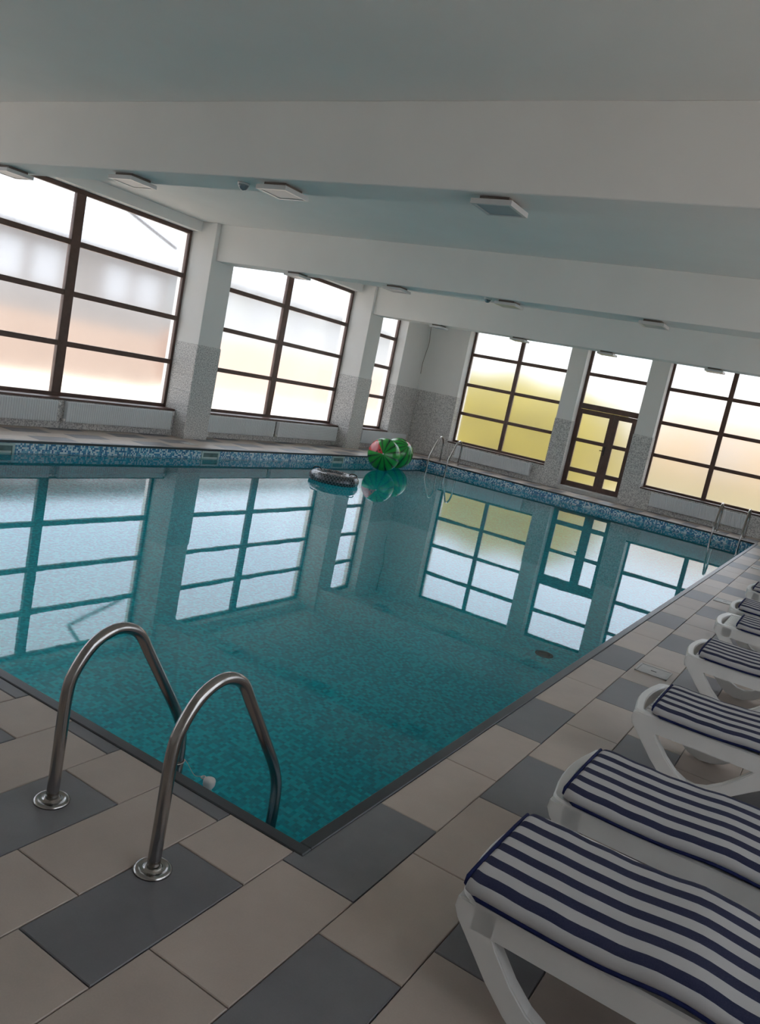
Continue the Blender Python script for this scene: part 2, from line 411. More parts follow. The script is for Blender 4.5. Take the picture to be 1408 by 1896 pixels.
for (y0, y1), lb in zip(BEAMS, BLAB):
    o = box('ceiling_beam', XL_PIL, XR, y0, y1, ZB, ZC, 'paint', bev=.006); tag(o, lb, 'beam', kind='structure')

ROWH = WAIN / 6
def wall_tiles(parent, axis, plane, sgn, a0, a1, z0, z1, wid=.55, thick=.012):
    """speckled wainscot tiles on a wall face; axis = direction the face runs along"""
    n = max(1, math.ceil((a1 - a0) / wid - .05)); w = (a1 - a0) / n if n == 1 else wid
    g = .0015; z_ = 0.0
    while z_ < z1 - .02:
        zt = min(z_ + ROWH, z1); zb = max(z_, z0)
        if zt - zb > .02:
            a = a0
            while a < a1 - .02:
                b2 = min(a + w, a1)
                if axis == 'Y': box('wall_tile', plane, plane + sgn * thick, a + g, b2 - g, zb + g, zt - g, 'terrazzo', parent, .0015)
                else: box('wall_tile', a + g, b2 - g, plane, plane + sgn * thick, zb + g, zt - g, 'terrazzo', parent, .0015)
                a = b2
        z_ += ROWH
PILL = [(-2.24, -1.69), (2.88, 3.43), (7.93, 8.48), (13.05, 13.6)]
PLAB = ['pillar behind the viewer', 'pillar out of view beside the first window', 'wide pillar with speckled tile base between the two large windows', 'slimmer looking farther pillar with tile base beside the narrow window']
for i, ((y0, y1), lb) in enumerate(zip(PILL, PLAB)):
    o = box('pillar', XL_OUT, XL_PIL, y0, y1, -.3, ZC, 'paint', bev=.004); tag(o, lb, 'pillar', kind='structure')
    if i >= 2:
        wall_tiles(o, 'Y', XL_PIL, 1, y0 - .012, y1 + .012, 0, WAIN)
        for yy, s_ in ((y0, -1), (y1, 1)):
            wall_tiles(o, 'X', yy, s_, XL_WALL + .014, XL_PIL, 0, .455, .6); wall_tiles(o, 'X', yy, s_, XL_WIN + .05, XL_PIL, .47, WAIN, .6)
for y0, y1 in BAYS[2:]: wall_tiles(WL_, 'Y', XL_WALL, 1, y0, y1, 0, .455)
wall_tiles(WL_, 'Y', XL_WALL, 1, 15.29, YF - .012, 0, WAIN); wall_tiles(WL_, 'X', 15.29, -1, XL_WIN + .05, XL_WALL + .012, .47, WAIN)
wall_tiles(WF_, 'X', YF, -1, XL_WALL, -7.8, 0, WAIN); wall_tiles(WF_, 'X', YF, -1, -7.8, -5.1, 0, .485)
for a0, a1 in ((-5.1, -4.7), (-3.2, -2.78)): wall_tiles(WF_, 'X', YF, -1, a0, a1, 0, WAIN)
wall_tiles(WF_, 'X', YF, -1, -2.78, -.08, 0, .485); wall_tiles(WF_, 'X', YF, -1, -.08, 1.6, 0, WAIN)
for xx, s_ in ((-7.8, 1), (-5.1, -1), (-4.7, 1), (-3.2, -1), (-2.78, 1), (-.08, -1)):
    wall_tiles(WF_, 'Y', xx, s_, YF - .012, YF_WIN - .04, .5 if xx not in (-4.7, -3.2) else .09, WAIN)

# ================================================================== windows
class Wall:
    """maps (u along the wall, w into the room, z) to world boxes"""
    def __init__(s, kind): s.k = kind
    def box(s, name, u0, u1, w0, w1, z0, z1, mat, parent, bev=.004):
        if s.k == 'L': return box(name, XL_WIN + w0, XL_WIN + w1, u0, u1, z0, z1, mat, parent, bev)
        if s.k == 'R': return box(name, XR + .12 - w1, XR + .12 - w0, u0, u1, z0, z1, mat, parent, bev)
        return box(name, u0, u1, YF_WIN - w1, YF_WIN - w0, z0, z1, mat, parent, bev)
    def loc(s, u, z_): return (XL_WIN, u, z_) if s.k == 'L' else ((XR + .12, u, z_) if s.k == 'R' else (u, YF_WIN, z_))
NWIN = [0]
def window(kind, u0, u1, z0, z1, cols, bars, mull, label, sill_w):
    NWIN[0] += 1; wl_ = Wall(kind)
    o = empty('window_%d' % NWIN[0], wl_.loc((u0 + u1) / 2, z0), label, 'window', kind='structure')
    fw, d0, d1 = .055, -.04, .03
    wl_.box('frame_jamb', u0, u0 + fw, d0, d1, z0, z1, 'brown_frame', o); wl_.box('frame_jamb', u1 - fw, u1, d0, d1, z0, z1, 'brown_frame', o)
    wl_.box('frame_rail', u0 + fw, u1 - fw, d0, d1, z1 - .065, z1, 'brown_frame', o); wl_.box('frame_rail', u0 + fw, u1 - fw, d0, d1, z0, z0 + .055, 'brown_frame', o)
    edges = [u0 + fw]
    if cols == 2:
        c_ = (u0 + u1) / 2; wl_.box('mullion', c_ - mull / 2, c_ + mull / 2, d0, d1 + .006, z0 + .055, z1 - .065, 'brown_frame', o)
        edges += [c_ - mull / 2, c_ + mull / 2]
    edges.append(u1 - fw); zs = [z0 + .055] + [q for bb in bars for q in (bb - .04, bb + .04)] + [z1 - .065]
    for i in range(0, len(edges), 2):
        for bb in bars: wl_.box('transom', edges[i], edges[i + 1], d0, d1, bb - .04, bb + .04, 'brown_frame', o)
        for j in range(0, len(zs), 2):
            wl_.box('pane', edges[i] - .008, edges[i + 1] + .008, -.012, -.002, zs[j] - .008, zs[j + 1] + .008, 'satin_glass' if kind == 'L' else 'frosted_glass', o, 0)
    wl_.box('sill', u0 + .014, u1 - .014, d1, sill_w, z0 - .03, z0 + .004, 'brown_frame', o)
    return o
LB = [1.255, 2.005, 2.735]
LW = .29
for k, (y0, y1) in enumerate(BAYS):
    lab = ['frosted window out of view behind the viewer', 'frosted window out of view beside the first bay', 'largest frosted window with eight panes at the left edge, dark brown frame',
           'frosted eight-pane window between the two tiled pillars', 'narrow frosted window with one column of panes beside the far corner'][k]
    window('L', y0, y1, .46, ZL, 2 if y1 - y0 > 2.5 else 1, LB, .165, lab, LW)
FB = [1.26, 2.01, 2.78]
window('F', -7.8, -5.1, .49, ZL, 2, FB, .10, 'yellow-lit frosted eight-pane window on the far wall left of the door', .34)
window('F', -2.78, -.08, .49, ZL, 2, FB, .10, 'cream-lit frosted eight-pane window on the far wall right of the door', .34)

for (y0, y1), q in zip(ADDED_BAYS, ('first', 'second', 'third')): window('R', y0, y1, .46, ZL, 2, LB, .165, 'unseen frosted window added for daylight behind the loungers, %s from the viewer' % q, .15)  # invented right-wall windows, there only to let in more daylight

# ---- glazed door
wf = Wall('F'); D_ = empty('door_1', (-3.95, YF_WIN, .09), 'dark brown glazed double door with two frosted lights above', 'door', kind='structure')
fb = lambda n, u0, u1, z0, z1, m='brown_frame', par=None, d=(-.04, .03): wf.box(n, u0, u1, d[0], d[1], z0, z1, m, par or D_, .004 if m == 'brown_frame' else 0)
fb('frame_jamb', -4.70, -4.63, .09, ZL); fb('frame_jamb', -3.27, -3.20, .09, ZL); fb('frame_rail', -4.63, -3.27, ZL - .065, ZL)
fb('transom', -4.63, -3.27, 2.77, 2.85); fb('transom', -4.63, -3.27, 1.985, 2.115)
fb('pane', -4.64, -3.26, 2.84, ZL - .055, 'frosted_glass', None, (-.012, -.002)); fb('pane', -4.64, -3.26, 2.105, 2.78, 'frosted_glass', None, (-.012, -.002))
for nm, u0, u1, p0, p1, hx in (('door_leaf', -4.63, -3.80, -4.575, -3.905, -3.85), ('door_leaf', -3.795, -3.27, -3.685, -3.365, None)):
    lf = box(nm, u0, p0, YF_WIN - .035, YF_WIN + .035, .10, 1.98, 'brown_frame', D_, .004)
    wf.box('stile', p1, u1, -.035, .035, .10, 1.98, 'brown_frame', lf)
    for z0, z1 in ((.10, .225), (.455, .56), (1.19, 1.277), (1.865, 1.98)): wf.box('rail', p0, p1, -.033, .033, z0, z1, 'brown_frame', lf)
    for z0, z1 in ((.225, .455), (.56, 1.19), (1.277, 1.865)): wf.box('pane', p0 - .006, p1 + .006, -.008, .004, z0 - .006, z1 + .006, 'frosted_glass', lf, 0)
    if hx:
        hp = wf.box('handle_plate', hx - .015, hx + .015, .035, .042, .98, 1.2, 'black', lf)
        wf.box('door_handle', hx - .10, hx + .01, .07, .085, 1.08, 1.10, 'black', lf)
box('threshold', -4.69, -3.21, YF - .04, YF_WIN + .04, .0, .095, 'lid', D_, .004)

# ================================================================== radiators
def radiator(kind, u0, u1, z0, z1, label, valves, group, pipe=None):
    wall = XL_WALL + .012 if kind == 'L' else YF - .012
    r = empty('radiator', (wall, (u0 + u1) / 2, z0) if kind == 'L' else ((u0 + u1) / 2, wall, z0), label, 'radiator', group)
    def mp(u, w, z_):
        P = (wall + w, u, z_) if kind == 'L' else (u, wall - w, z_)
        return Vector(P) - wl(r)
    # pressed front panel with vertical ribs
    n = max(10, int((u1 - u0 - .06) / .04)); V = []; Fc = []; w0 = .100
    us = [(u0, w0 - .004), (u0 + .03, w0)]
    p_ = (u1 - u0 - .06) / n
    for i in range(n):
        a = u0 + .03 + i * p_; us += [(a + .18 * p_, w0), (a + .32 * p_, w0 - .007), (a + .68 * p_, w0 - .007), (a + .82 * p_, w0)]
    us += [(u1 - .03, w0), (u1, w0 - .004)]
    zz = [(z0, -.012), (z0 + .012, 0), (z1 - .012, 0), (z1, -.012)]
    for u, w in us:
        for k, (z_, dw) in enumerate(zz): V.append(mp(u, (w0 if k in (0, 3) else w) + dw, z_))
    for i in range(len(us) - 1):
        for k in range(3): Fc.append((i * 4 + k, (i + 1) * 4 + k, (i + 1) * 4 + k + 1, i * 4 + k + 1))
    o = link('ribbed_panel', mk('ribbed_panel', V, Fc, 'radiator')); o.parent = r
    def bb(name, a0, a1, w0_, w1_, z0_, z1_, mat, bev=.003):
        if kind == 'L': return box(name, wall + w0_, wall + w1_, a0, a1, z0_, z1_, mat, r, bev)
        return box(name, a0, a1, wall - w1_, wall - w0_, z0_, z1_, mat, r, bev)
    bb('side_panel', u0 - .002, u0 + .004, .02, .1, z0 + .005, z1 - .002, 'radiator'); bb('side_panel', u1 - .004, u1 + .002, .02, .1, z0 + .005, z1 - .002, 'radiator')
    bb('back_panel', u0, u1, .02, .03, z0, z1 - .02, 'radiator')
    g = bb('top_grille', u0, u1, .018, .092, z1 - .016, z1 - .004, 'radiator')
    for u in (u0 + .2, u1 - .2): bb('wall_bracket', u - .02, u + .02, .002, .025, z0 + .05, z1 - .05, 'radiator')
    for s_, hi in valves:
        u = u0 - .03 if s_ < 0 else u1 + .03; zc = z1 - .045 if hi else z0 + .035
        v = link('valve', lathe('valve', [(.008, -.03), (.013, -.03), (.013, .0), (.021, .004), (.023, .03), (.017, .036), (.004, .037)], 'valve', 12)); v.parent = r
        v.location = mp(u, .06, zc); v.rotation_euler = (0, math.pi / 2 * (1 if kind == 'L' else 0), 0)
        if kind == 'F': v.rotation_euler = (math.pi / 2, 0, 0)
        bb('valve_stub', min(u, u0 if s_ < 0 else u1), max(u, u0 if s_ < 0 else u1), .05, .066, zc - .007, zc + .007, 'valve', 0)
    if pipe:
        q = link('pipe', sweep('pipe', [mp(pipe, .02, z_) for z_ in (0.01, .2, .45)], .009, 'valve', 8)); q.parent = r
    return r
RG = 'white panel radiators below the windows'
radiator('L', 3.55, 5.49, .11, .425, 'white ribbed panel radiator at the left edge below the largest window', [(1, True)], RG)
radiator('L', 5.66, 7.78, .11, .425, 'white ribbed panel radiator below the largest window, beside the tiled pillar', [(-1, False), (1, True)], RG)
radiator('L', 8.60, 10.62, .11, .425, 'white ribbed panel radiator directly right of the wide tiled pillar', [], RG)
radiator('L', 10.76, 12.90, .11, .425, 'white ribbed panel radiator left of the farther tiled pillar', [(-1, False)], RG)
radiator('L', 13.98, 16.12, .11, .425, 'white panel radiator below the narrow window, partly behind the beach balls', [(-1, False)], RG)
radiator('F', -7.48, -5.41, .12, .43, 'white panel radiator below the yellow-lit far window', [(1, True), (-1, False)], RG, pipe=-7.72)
radiator('F', -2.47, -.40, .12, .43, 'white panel radiator below the cream-lit far window, behind the right-hand ladder', [(-1, False)], RG)

# ================================================================== ceiling fittings
def ceiling_light(x, y, label):
    t_ = empty('ceiling_light', (x, y, ZB), label, 'ceiling light', 'square ceiling lights on the beams')
    box('mounting_plate', x - .115, x + .115, y - .115, y + .115, ZB - .03, ZB, 'fixture_metal', t_, .003)
    s = .158; boxes('rim', [(x - s, x + s, y - s, y - s + .025, ZB - .066, ZB - .03), (x - s, x + s, y + s - .025, y + s, ZB - .066, ZB - .03),
                           (x - s, x - s + .025, y - s + .025, y + s - .025, ZB - .066, ZB - .03), (x + s - .025, x + s, y - s + .025, y + s - .025, ZB - .066, ZB - .03)], 'light_rim', t_, (x, y, ZB - .05))
    box('diffuser', x - s + .025, x + s - .025, y - s + .025, y + s - .025, ZB - .062, ZB - .03, 'light_diffuser', t_, .004)
LXS = [-7.06, -5.16, -3.32, -1.32]
ORD = ['first', 'second', 'third', 'fourth']
for bi, (yc, nm) in enumerate(((3.165, 'nearest'), (8.225, 'second'), (13.3, 'farthest'))):
    for xi, x in enumerate(LXS):
        ceiling_light(x, yc, 'square white ceiling light, %s from the window wall on the %s beam' % (ORD[xi], nm))
for x, y, nm in ((-3.73, 3.13, 'nearest'), (-3.62, 8.15, 'second')):
    t_ = empty('motion_sensor', (x, y, ZB), 'small dark dome sensor under the %s ceiling beam' % nm, 'sensor', 'dome sensors under the beams')
    link('base', lathe('base', [(.05, -.02), (.055, -.015), (.055, 0)], 'light_rim', 20), (x, y, ZB), t_)
    link('dome', lathe('dome', [(.002, -.062), (.022, -.057), (.036, -.045), (.044, -.03), (.046, -.018)], 'sensor_dome', 20), (x, y, ZB), t_)
cb = link('hanging_cable', sweep('hanging_cable', catmull([(-8.94, 16.36, 3.66), (-8.9, 16.32, 3.2), (-8.86, 16.30, 2.85), (-8.9, 16.30, 2.55), (-8.945, 16.33, 2.3), (-8.955, 16.36, 2.05)], 6), .007, 'fixture_metal', 6))
tag(cb, 'thin cable drooping in the far left room corner', 'cable')

# ================================================================== ladders
def ladder(x0, x1, base_y, sgn, label):
    t_ = empty('pool_ladder', ((x0 + x1) / 2, base_y, 0), label, 'pool ladder', 'stainless steel pool ladders')
    prof = [(0, 0), (0, .2), (0, .40), (.02, .485), (.08, .568), (.155, .607), (.225, .607), (.295, .57), (.36, .48), (.45, .35), (.545, .212), (.59, .135), (.617, .06), (.626, -.03), (.627, -.16), (.627, -.5), (.627, -.95), (.627, -1.25)]
    for x in (x0, x1):
        pts = catmull([(0, sgn * a, z_) for a, z_ in prof], 5)
        rl = link('handrail', sweep('handrail', pts, .0215, 'steel', 18), (x, base_y, 0), t_)
        link('flange', lathe('flange', [(.062, 0), (.062, .005), (.055, .011), (.046, .0115), (.044, .008), (.029, .008), (.028, .014), (.0225, .015)], 'steel', 28), (x, base_y, 0), rl)
        box('wall_bumper', x - .018, x + .018, base_y + sgn * .627 - .02, base_y + sgn * .627 + .02, -1.28, -1.25, 'black', rl)
    for z_ in (-.42, -.70, -.98):
        box('tread', x0 + .02, x1 - .02, base_y + sgn * .59, base_y + sgn * .67, z_ - .02, z_, 'steel', t_, .004)
ladder(-.80, -.285, -.43, 1, 'large stainless steel pool ladder handrails in the foreground left')
ladder(-7.54, -7.02, 15.69, -1, 'small distant steel pool ladder at the far left corner near the beach balls')
ladder(-.86, -.325, 15.69, -1, 'distant steel pool ladder at the far right corner below the cream-lit window')

# ================================================================== skimmers and deck lids
for y, lb in ((3.90, 'pale skimmer box in the pool wall at the left edge of the picture'), (7.70, 'pale skimmer box in the pool wall below the wide tiled pillar'), (11.5, 'pale skimmer box in the pool wall left of the beach balls')):
    xw = -PW + .04; s = empty('pool_skimmer', (xw, y, -.15), lb, 'skimmer', 'skimmers in the pool wall')
    boxes('frame', [(xw, xw + .014, y - .21, y + .21, -.065, -.035), (xw, xw + .014, y - .21, y + .21, -.285, -.255), (xw, xw + .014, y - .21, y - .175, -.255, -.065), (xw, xw + .014, y + .175, y + .21, -.255, -.065)], 'skimmer_plastic', s, (xw, y, -.15))
    box('throat', xw - .10, xw + .003, y - .175, y + .175, -.255, -.065, 'skimmer_throat', s)
    box('weir_flap', xw + .003, xw + .009, y - .165, y + .165, -.25, -.135, 'skimmer_plastic', s)
def lid(x, y, lb):
    l_ = empty('skimmer_lid', (x, y, 0), lb, 'access lid', 'square access lids in the deck')
    a = .115
    boxes('lid_frame', [(x - a, x + a, y - a, y - a + .012, -.004, .006), (x - a, x + a, y + a - .012, y + a, -.004, .006), (x - a, x - a + .012, y - a, y + a, -.004, .006), (x + a - .012, x + a, y - a, y + a, -.004, .006)], 'lid', l_, (x, y, 0))
    p_ = box('lid_plate', x - a + .013, x + a - .013, y - a + .013, y + a - .013, -.004, .004, 'lid', l_, .001)
    box('finger_hole', x - .02, x + .02, y - .008, y + .008, .003, .0046, 'black', p_)
lid(.41, 3.76, 'pale square access lid in the deck beside the fourth lounger from the front')
lid(.40, 7.55, 'pale square access lid in the deck farther back, beyond the sixth lounger')
lid(.40, 11.35, 'pale square access lid in the deck at the far right edge')
lid(-8.2, 7.6, 'pale square access lid in the deck at the foot of the wide pillar')
dr = empty('floor_drain', (-.80, 5.15, -1.55), 'small dark round drain on the pool floor near the lounger side', 'drain')
link('drain_ring', lathe('drain_ring', [(.09, 0), (.09, .012), (.07, .016), (.06, .01)], 'edge_metal', 20), (-.80, 5.15, -1.55), dr)
link('drain_grate', lathe('drain_grate', [(.06, 0), (.06, .012), (.02, .014), (.002, .012)], 'black', 20), (-.80, 5.15, -1.55), dr)

# ================================================================== sun loungers
def u_leg(x0, sgn_w, y0, y1):
    """side leg: a skid curving from the foot corner down to the deck and up again"""
    out = [(.004, .322), (.0, .285), (.015, .255), (.047, .219), (.134, .118), (.20, .055), (.25, .018), (.31, .001), (.37, .004), (.43, .026), (.50, .075), (.60, .15), (.72, .235), (.76, .258)]
    inn = [(.60, .262), (.53, .185), (.47, .128), (.41, .086), (.36, .070), (.315, .074), (.262, .100), (.205, .150), (.145, .222), (.128, .25), (.128, .322)]
    return extrude_xz('leg', [(x0 + sgn_w * x, z_) for x, z_ in out + inn], y0, y1, 'plastic', .005)
LEN, HW = 1.92, .305
def rim_outline(inset):
    pts = []; r = .06
    for cx, cy, a0 in ((LEN - r, HW - r, 0), (r, HW - r, 90), (r, -HW + r, 180), (LEN - r, -HW + r, 270)):
        for k in range(7):
            a = math.radians(a0 + 15 * k); x = cx + (r - inset * .8) * math.cos(a); y = cy + (r - inset * .8) * math.sin(a)
            pts.append((x, y))
        if a0 == 90:
            for y in (.16, .08, 0, -.08, -.16): pts.append((inset * .8 - .028 * (1 - (y / .245) ** 2), y))
    return pts
def seat_rim():
    o, i_ = rim_outline(0), rim_outline(.055); n = len(o); V = []; Fc = []
    for P, z_ in ((o, .248), (o, .325), (rim_outline(.008), .333), (rim_outline(.047), .333), (i_, .326), (i_, .262)):
        V += [(x, y, z_) for x, y in P]
    for k in range(6):
        for j in range(n): Fc.append((k * n + j, k * n + (j + 1) % n, ((k + 1) % 6) * n + (j + 1) % n, ((k + 1) % 6) * n + j))
    me = mk('frame_rim', V, Fc, 'plastic'); bm = bmesh.new(); bm.from_mesh(me); bmesh.ops.recalc_face_normals(bm, faces=bm.faces); bm.to_mesh(me); bm.free(); return me
LG = 'white plastic sun loungers along the pool'
def make_lounger():
    t_ = empty('sun_lounger', (0, 0, 0), '-', 'sun lounger', LG)
    link('frame_rim', seat_rim(), (0, 0, 0), t_)
    for y0, y1 in ((-HW, -HW + .05), (HW - .05, HW)):
        link('leg', u_leg(0, 1, y0, y1), (0, 0, 0), t_)
        link('leg', u_leg(LEN, -1, y0, y1), (0, 0, 0), t_)
    for k in range(9):
        y = -.224 + k * .056; link('slat', boxmesh('slat', 1.30, .042, .016, 'plastic', .003), (.05 + .65, y, .318), t_)
    # reclining back: its own frame, hinged at x = 1.32
    ca, sa = math.cos(.42), math.sin(.42)
    for k in range(9):
        y = -.224 + k * .056
        s_ = link('back_slat', boxmesh('back_slat', .62, .042, .016, 'plastic', .003), (1.34 + .31 * ca, y, .335 + .31 * sa), t_); s_.rotation_euler = (0, -.42, 0)
    for y in (-.262, .262):
        s_ = link('back_rail', boxmesh('back_rail', .66, .03, .04, 'plastic', .004), (1.34 + .33 * ca, y, .335 + .33 * sa), t_); s_.rotation_euler = (0, -.42, 0)
    s_ = link('back_rail', boxmesh('back_end', .04, .55, .04, 'plastic', .004), (1.34 + .66 * ca, 0, .335 + .66 * sa), t_); s_.rotation_euler = (0, -.42, 0)
    return t_
def cushion_mesh(off, hump, sag, seed):
    rnd = random.Random(seed); ph = rnd.uniform(0, 6)
    L0, L1 = off, 2.02; HWc = .268; NX = 70
    # cross-section: rounded slab, param s around; returns (y, dz, v)
    sec = [(-HWc + .012, 0, -.02), (-HWc - .004, .010, .0), (-HWc - .006, .024, .028), (-HWc + .006, .037, .055), (-HWc + .03, .044, .085)]
    for k in range(1, 12):
        q = -HWc + .03 + (2 * HWc - .06) * k / 12; sec.append((q, .046 + .004 * math.cos(math.pi * (q / HWc) / 2), .085 + .83 * k / 12))
    sec += [(HWc - .03, .044, .915), (HWc - .006, .037, .945), (HWc + .006, .024, .972), (HWc + .004, .010, 1.0), (HWc - .012, 0, 1.02)]
    arc = [0.0]
    for (ya, da, _), (yb_, db, _) in zip(sec, sec[1:]): arc.append(arc[-1] + math.hypot(yb_ - ya, db - da))
    sec = [(y, d, a / arc[-1]) for (y, d, _), a in zip(sec, arc)]
    def base(x):
        z_ = .337
        z_ += hump * math.exp(-((x - .59) / .13) ** 2) - sag * math.exp(-((x - .30) / .2) ** 2)
        if x > 1.34: z_ += (x - 1.34) * math.tan(.42) * min(1, (x - 1.34) / .12 * .5 + .5)
        return z_
    V, UV, Fc = [], [], []; n = len(sec)
    for i in range(NX + 1):
        t = i / NX; t = t * .2 if t < .1 else (1 - (1 - t) * .2 if t > .9 else .02 + (t - .1) * 1.2); x = L0 + (L1 - L0) * t; e = min(t, 1 - t) * (L1 - L0); k_ = min(1, e / .016); k_ = math.sqrt(max(0, 1 - (1 - k_) ** 2)); kc = min(1, e / .05); kc = math.sqrt(max(0, 1 - (1 - kc) ** 2))
        for y, dz, v in sec:
            sh = 1 - .10 * (1 - kc); wob = .0016 * math.sin(x * 46 + ph + y * 9) * (1 if abs(y) > .17 else .35) * (1 - abs(v - .5) * .2)
            V.append((x, y * sh, base(x) + dz * (.45 + .55 * k_) + (wob if dz > .02 else 0))); UV.append((x, v))
    for i in range(NX):
        for j in range(n - 1): Fc.append((i * n + j, (i + 1) * n + j, (i + 1) * n + j + 1, i * n + j + 1))
        Fc.append((i * n + n - 1, (i + 1) * n + n - 1, (i + 1) * n, i * n))
    Fc += [tuple(range(n)), tuple(NX * n + j for j in range(n - 1, -1, -1))]
    me = mk('cover', V, Fc, 'striped_cloth', True, UV); bm = bmesh.new(); bm.from_mesh(me); bmesh.ops.recalc_face_normals(bm, faces=bm.faces); bm.to_mesh(me); bm.free()
    # piping cord round the lower edge
    pts = [Vector((L0 + (L1 - L0) * i / 40, -HWc - .004, base(L0 + (L1 - L0) * i / 40) + .006)) for i in range(1, 40)]
    far = [Vector((p_.x, HWc + .004, p_.z)) for p_ in reversed(pts)]
    e0 = [Vector((L0 - .001, y, base(L0) + z_)) for y, z_ in ((.245, .02), (.235, .034), (.12, .040), (0, .041), (-.12, .040), (-.235, .034), (-.245, .02))]; e1 = [Vector((L1 + .003, y, base(L1) + .012)) for y in (-.235, -.22, 0, .22, .235)]
    pip = sweep('piping', pts + e1 + far + e0, .0065, 'navy', 8, True)
    return me, pip
LNG = [(-.228, .66, 'nearest', .020, .003), (.548, .69, 'second nearest', .012, .006), (1.81, .735, 'third', .01, .004), (3.25, .725, 'fourth', .01, .004),
       (4.54, .80, 'fifth', .01, .004), (5.39, .715, 'sixth', .01, .004), (6.72, .70, 'farthest', .01, .004)]
proto = make_lounger()
for i, (yn, cx, nm, hump, sag) in enumerate(LNG):
    loc = (.648, yn + HW, 0)
    if i == 0: lo = proto; lo.location = loc
    else: lo = copy_tree(proto, loc)
    lo['label'] = 'white plastic sun lounger under a striped cushion, %s in the row' % nm
    cu = empty('lounger_cushion', (.648, yn + HW - .042, .337), 'navy and white striped cushion on the %s lounger of the row' % nm, 'cushion', 'striped lounger cushions')
    cm, pm = cushion_mesh(cx - .648, hump, sag, i)
    for n_, m_ in (('cover', cm), ('piping', pm)):
        c_ = link(n_, m_); c_.parent = cu; c_.location = (0, 0, -.337)

# ================================================================== floating toys
def ball(c_, R_, label, pole, roll):
    """inflatable ball: rind of gores with one printed slice gore; poles on local Z"""
    t_ = empty('beach_ball', (c_[0], c_[1], c_[2] - R_), label, 'beach ball', 'watermelon beach balls on the water')
    rot = Vector((0, 0, 1)).rotation_difference(Vector(pole).normalized()) @ Matrix.Rotation(roll, 4, 'Z').to_quaternion()
    NT, NP = 56, 28
    def patch(j0, j1, mat, name, i1=NP):
        V, Fc = [], []
        for i in range(i1 + 1):
            th = math.pi * i / NP
            for j in range(j0, j1 + 1):
                a = 2 * math.pi * j / NT; k = 1 + .006 * abs(math.sin(a * 7)) ** .5 * math.sin(th)
                V.append((R_ * k * math.sin(th) * math.cos(a), R_ * k * math.sin(th) * math.sin(a), R_ * math.cos(th)))
        w = j1 - j0 + 1
        for i in range(i1):
            for j in range(j1 - j0): Fc.append((i * w + j, (i + 1) * w + j, (i + 1) * w + j + 1, i * w + j + 1))
        o = link(name, mk(name, V, Fc, mat, True), c_, t_); o.rotation_mode = 'QUATERNION'; o.rotation_quaternion = rot; o.location = Vector(c_) - t_.location
        return o
    patch(8, NT, 'melon_rind', 'rind'); patch(0, 8, 'melon_flesh', 'slice_panel')
    v = link('air_valve', lathe('air_valve', [(.018, -.004), (.018, .004), (.010, .006), (.009, .016), (.003, .018)], 'valve', 12), c_, t_)
    v.rotation_mode = 'QUATERNION'; v.rotation_quaternion = rot; v.location = Vector(c_) - t_.location + Vector(pole).normalized() * (R_ - .002)
ball((-7.07, 12.10, .178), .345, 'green watermelon beach ball floating in front, red slice panel showing', (.45, -.88, .12), 2.62)
ball((-7.39, 13.24, .172), .340, 'green watermelon beach ball floating behind the other one', (.75, -.20, .62), 1.65)

tx, ty, tz = -6.10, 8.95, -.10
RT, rt = .315, .115
V, UV, Fc = [], [], []; NA, NB_ = 72, 24
for i in range(NA + 1):
    a = 2 * math.pi * i / NA
    for j in range(NB_ + 1):
        p_ = 2 * math.pi * j / NB_; rr = rt * (1 + .012 * math.cos(a * 18)); V.append(((RT + rr * math.cos(p_)) * math.cos(a), (RT + rr * math.cos(p_)) * math.sin(a), rr * math.sin(p_) * .9)); UV.append((i / NA, j / NB_))
for i in range(NA):
    for j in range(NB_): k = i * (NB_ + 1) + j; Fc.append((k, k + NB_ + 1, k + NB_ + 2, k + 1))
tu = empty('swim_ring', (tx, ty, tz), 'black tyre-shaped inflatable swim ring floating on the water', 'swim ring')
me = mk('tube', V, Fc, 'tyre_print', True, UV); bm = bmesh.new(); bm.from_mesh(me); bmesh.ops.recalc_face_normals(bm, faces=bm.faces); bm.to_mesh(me); bm.free()
link('tube', me, (tx, ty, tz), tu)
hb = link('hub', lathe('hub', [(.21, .055), (.215, .062), (.17, .070), (.08, .074), (.003, .076)], 'fixture_metal', 28), (tx, ty, tz), tu)
for k in range(5):
    a = k * 2 * math.pi / 5 + .3; q = box('hub_slot', -.035 + tx + .115 * math.cos(a), .035 + tx + .115 * math.cos(a), ty + .115 * math.sin(a) - .018, ty + .115 * math.sin(a) + .018, tz + .070, tz + .0765, 'black', hb, .002); q.rotation_euler = (0, 0, a)
for a in (.4, .4 + math.pi):
    h_ = link('grab_handle', sweep('grab_handle', catmull([(-.07, 0, 0), (-.05, 0, .03), (0, 0, .04), (.05, 0, .03), (.07, 0, 0)], 5), .009, 'black', 8), (tx + RT * math.cos(a), ty + RT * math.sin(a), tz + .098), tu); h_.rotation_euler = (0, 0, a)
link('air_valve', lathe('air_valve', [(.014, -.004), (.014, .006), (.009, .01), (.003, .02)], 'valve', 10), (tx + .26, ty - .18, tz + .10), tu)

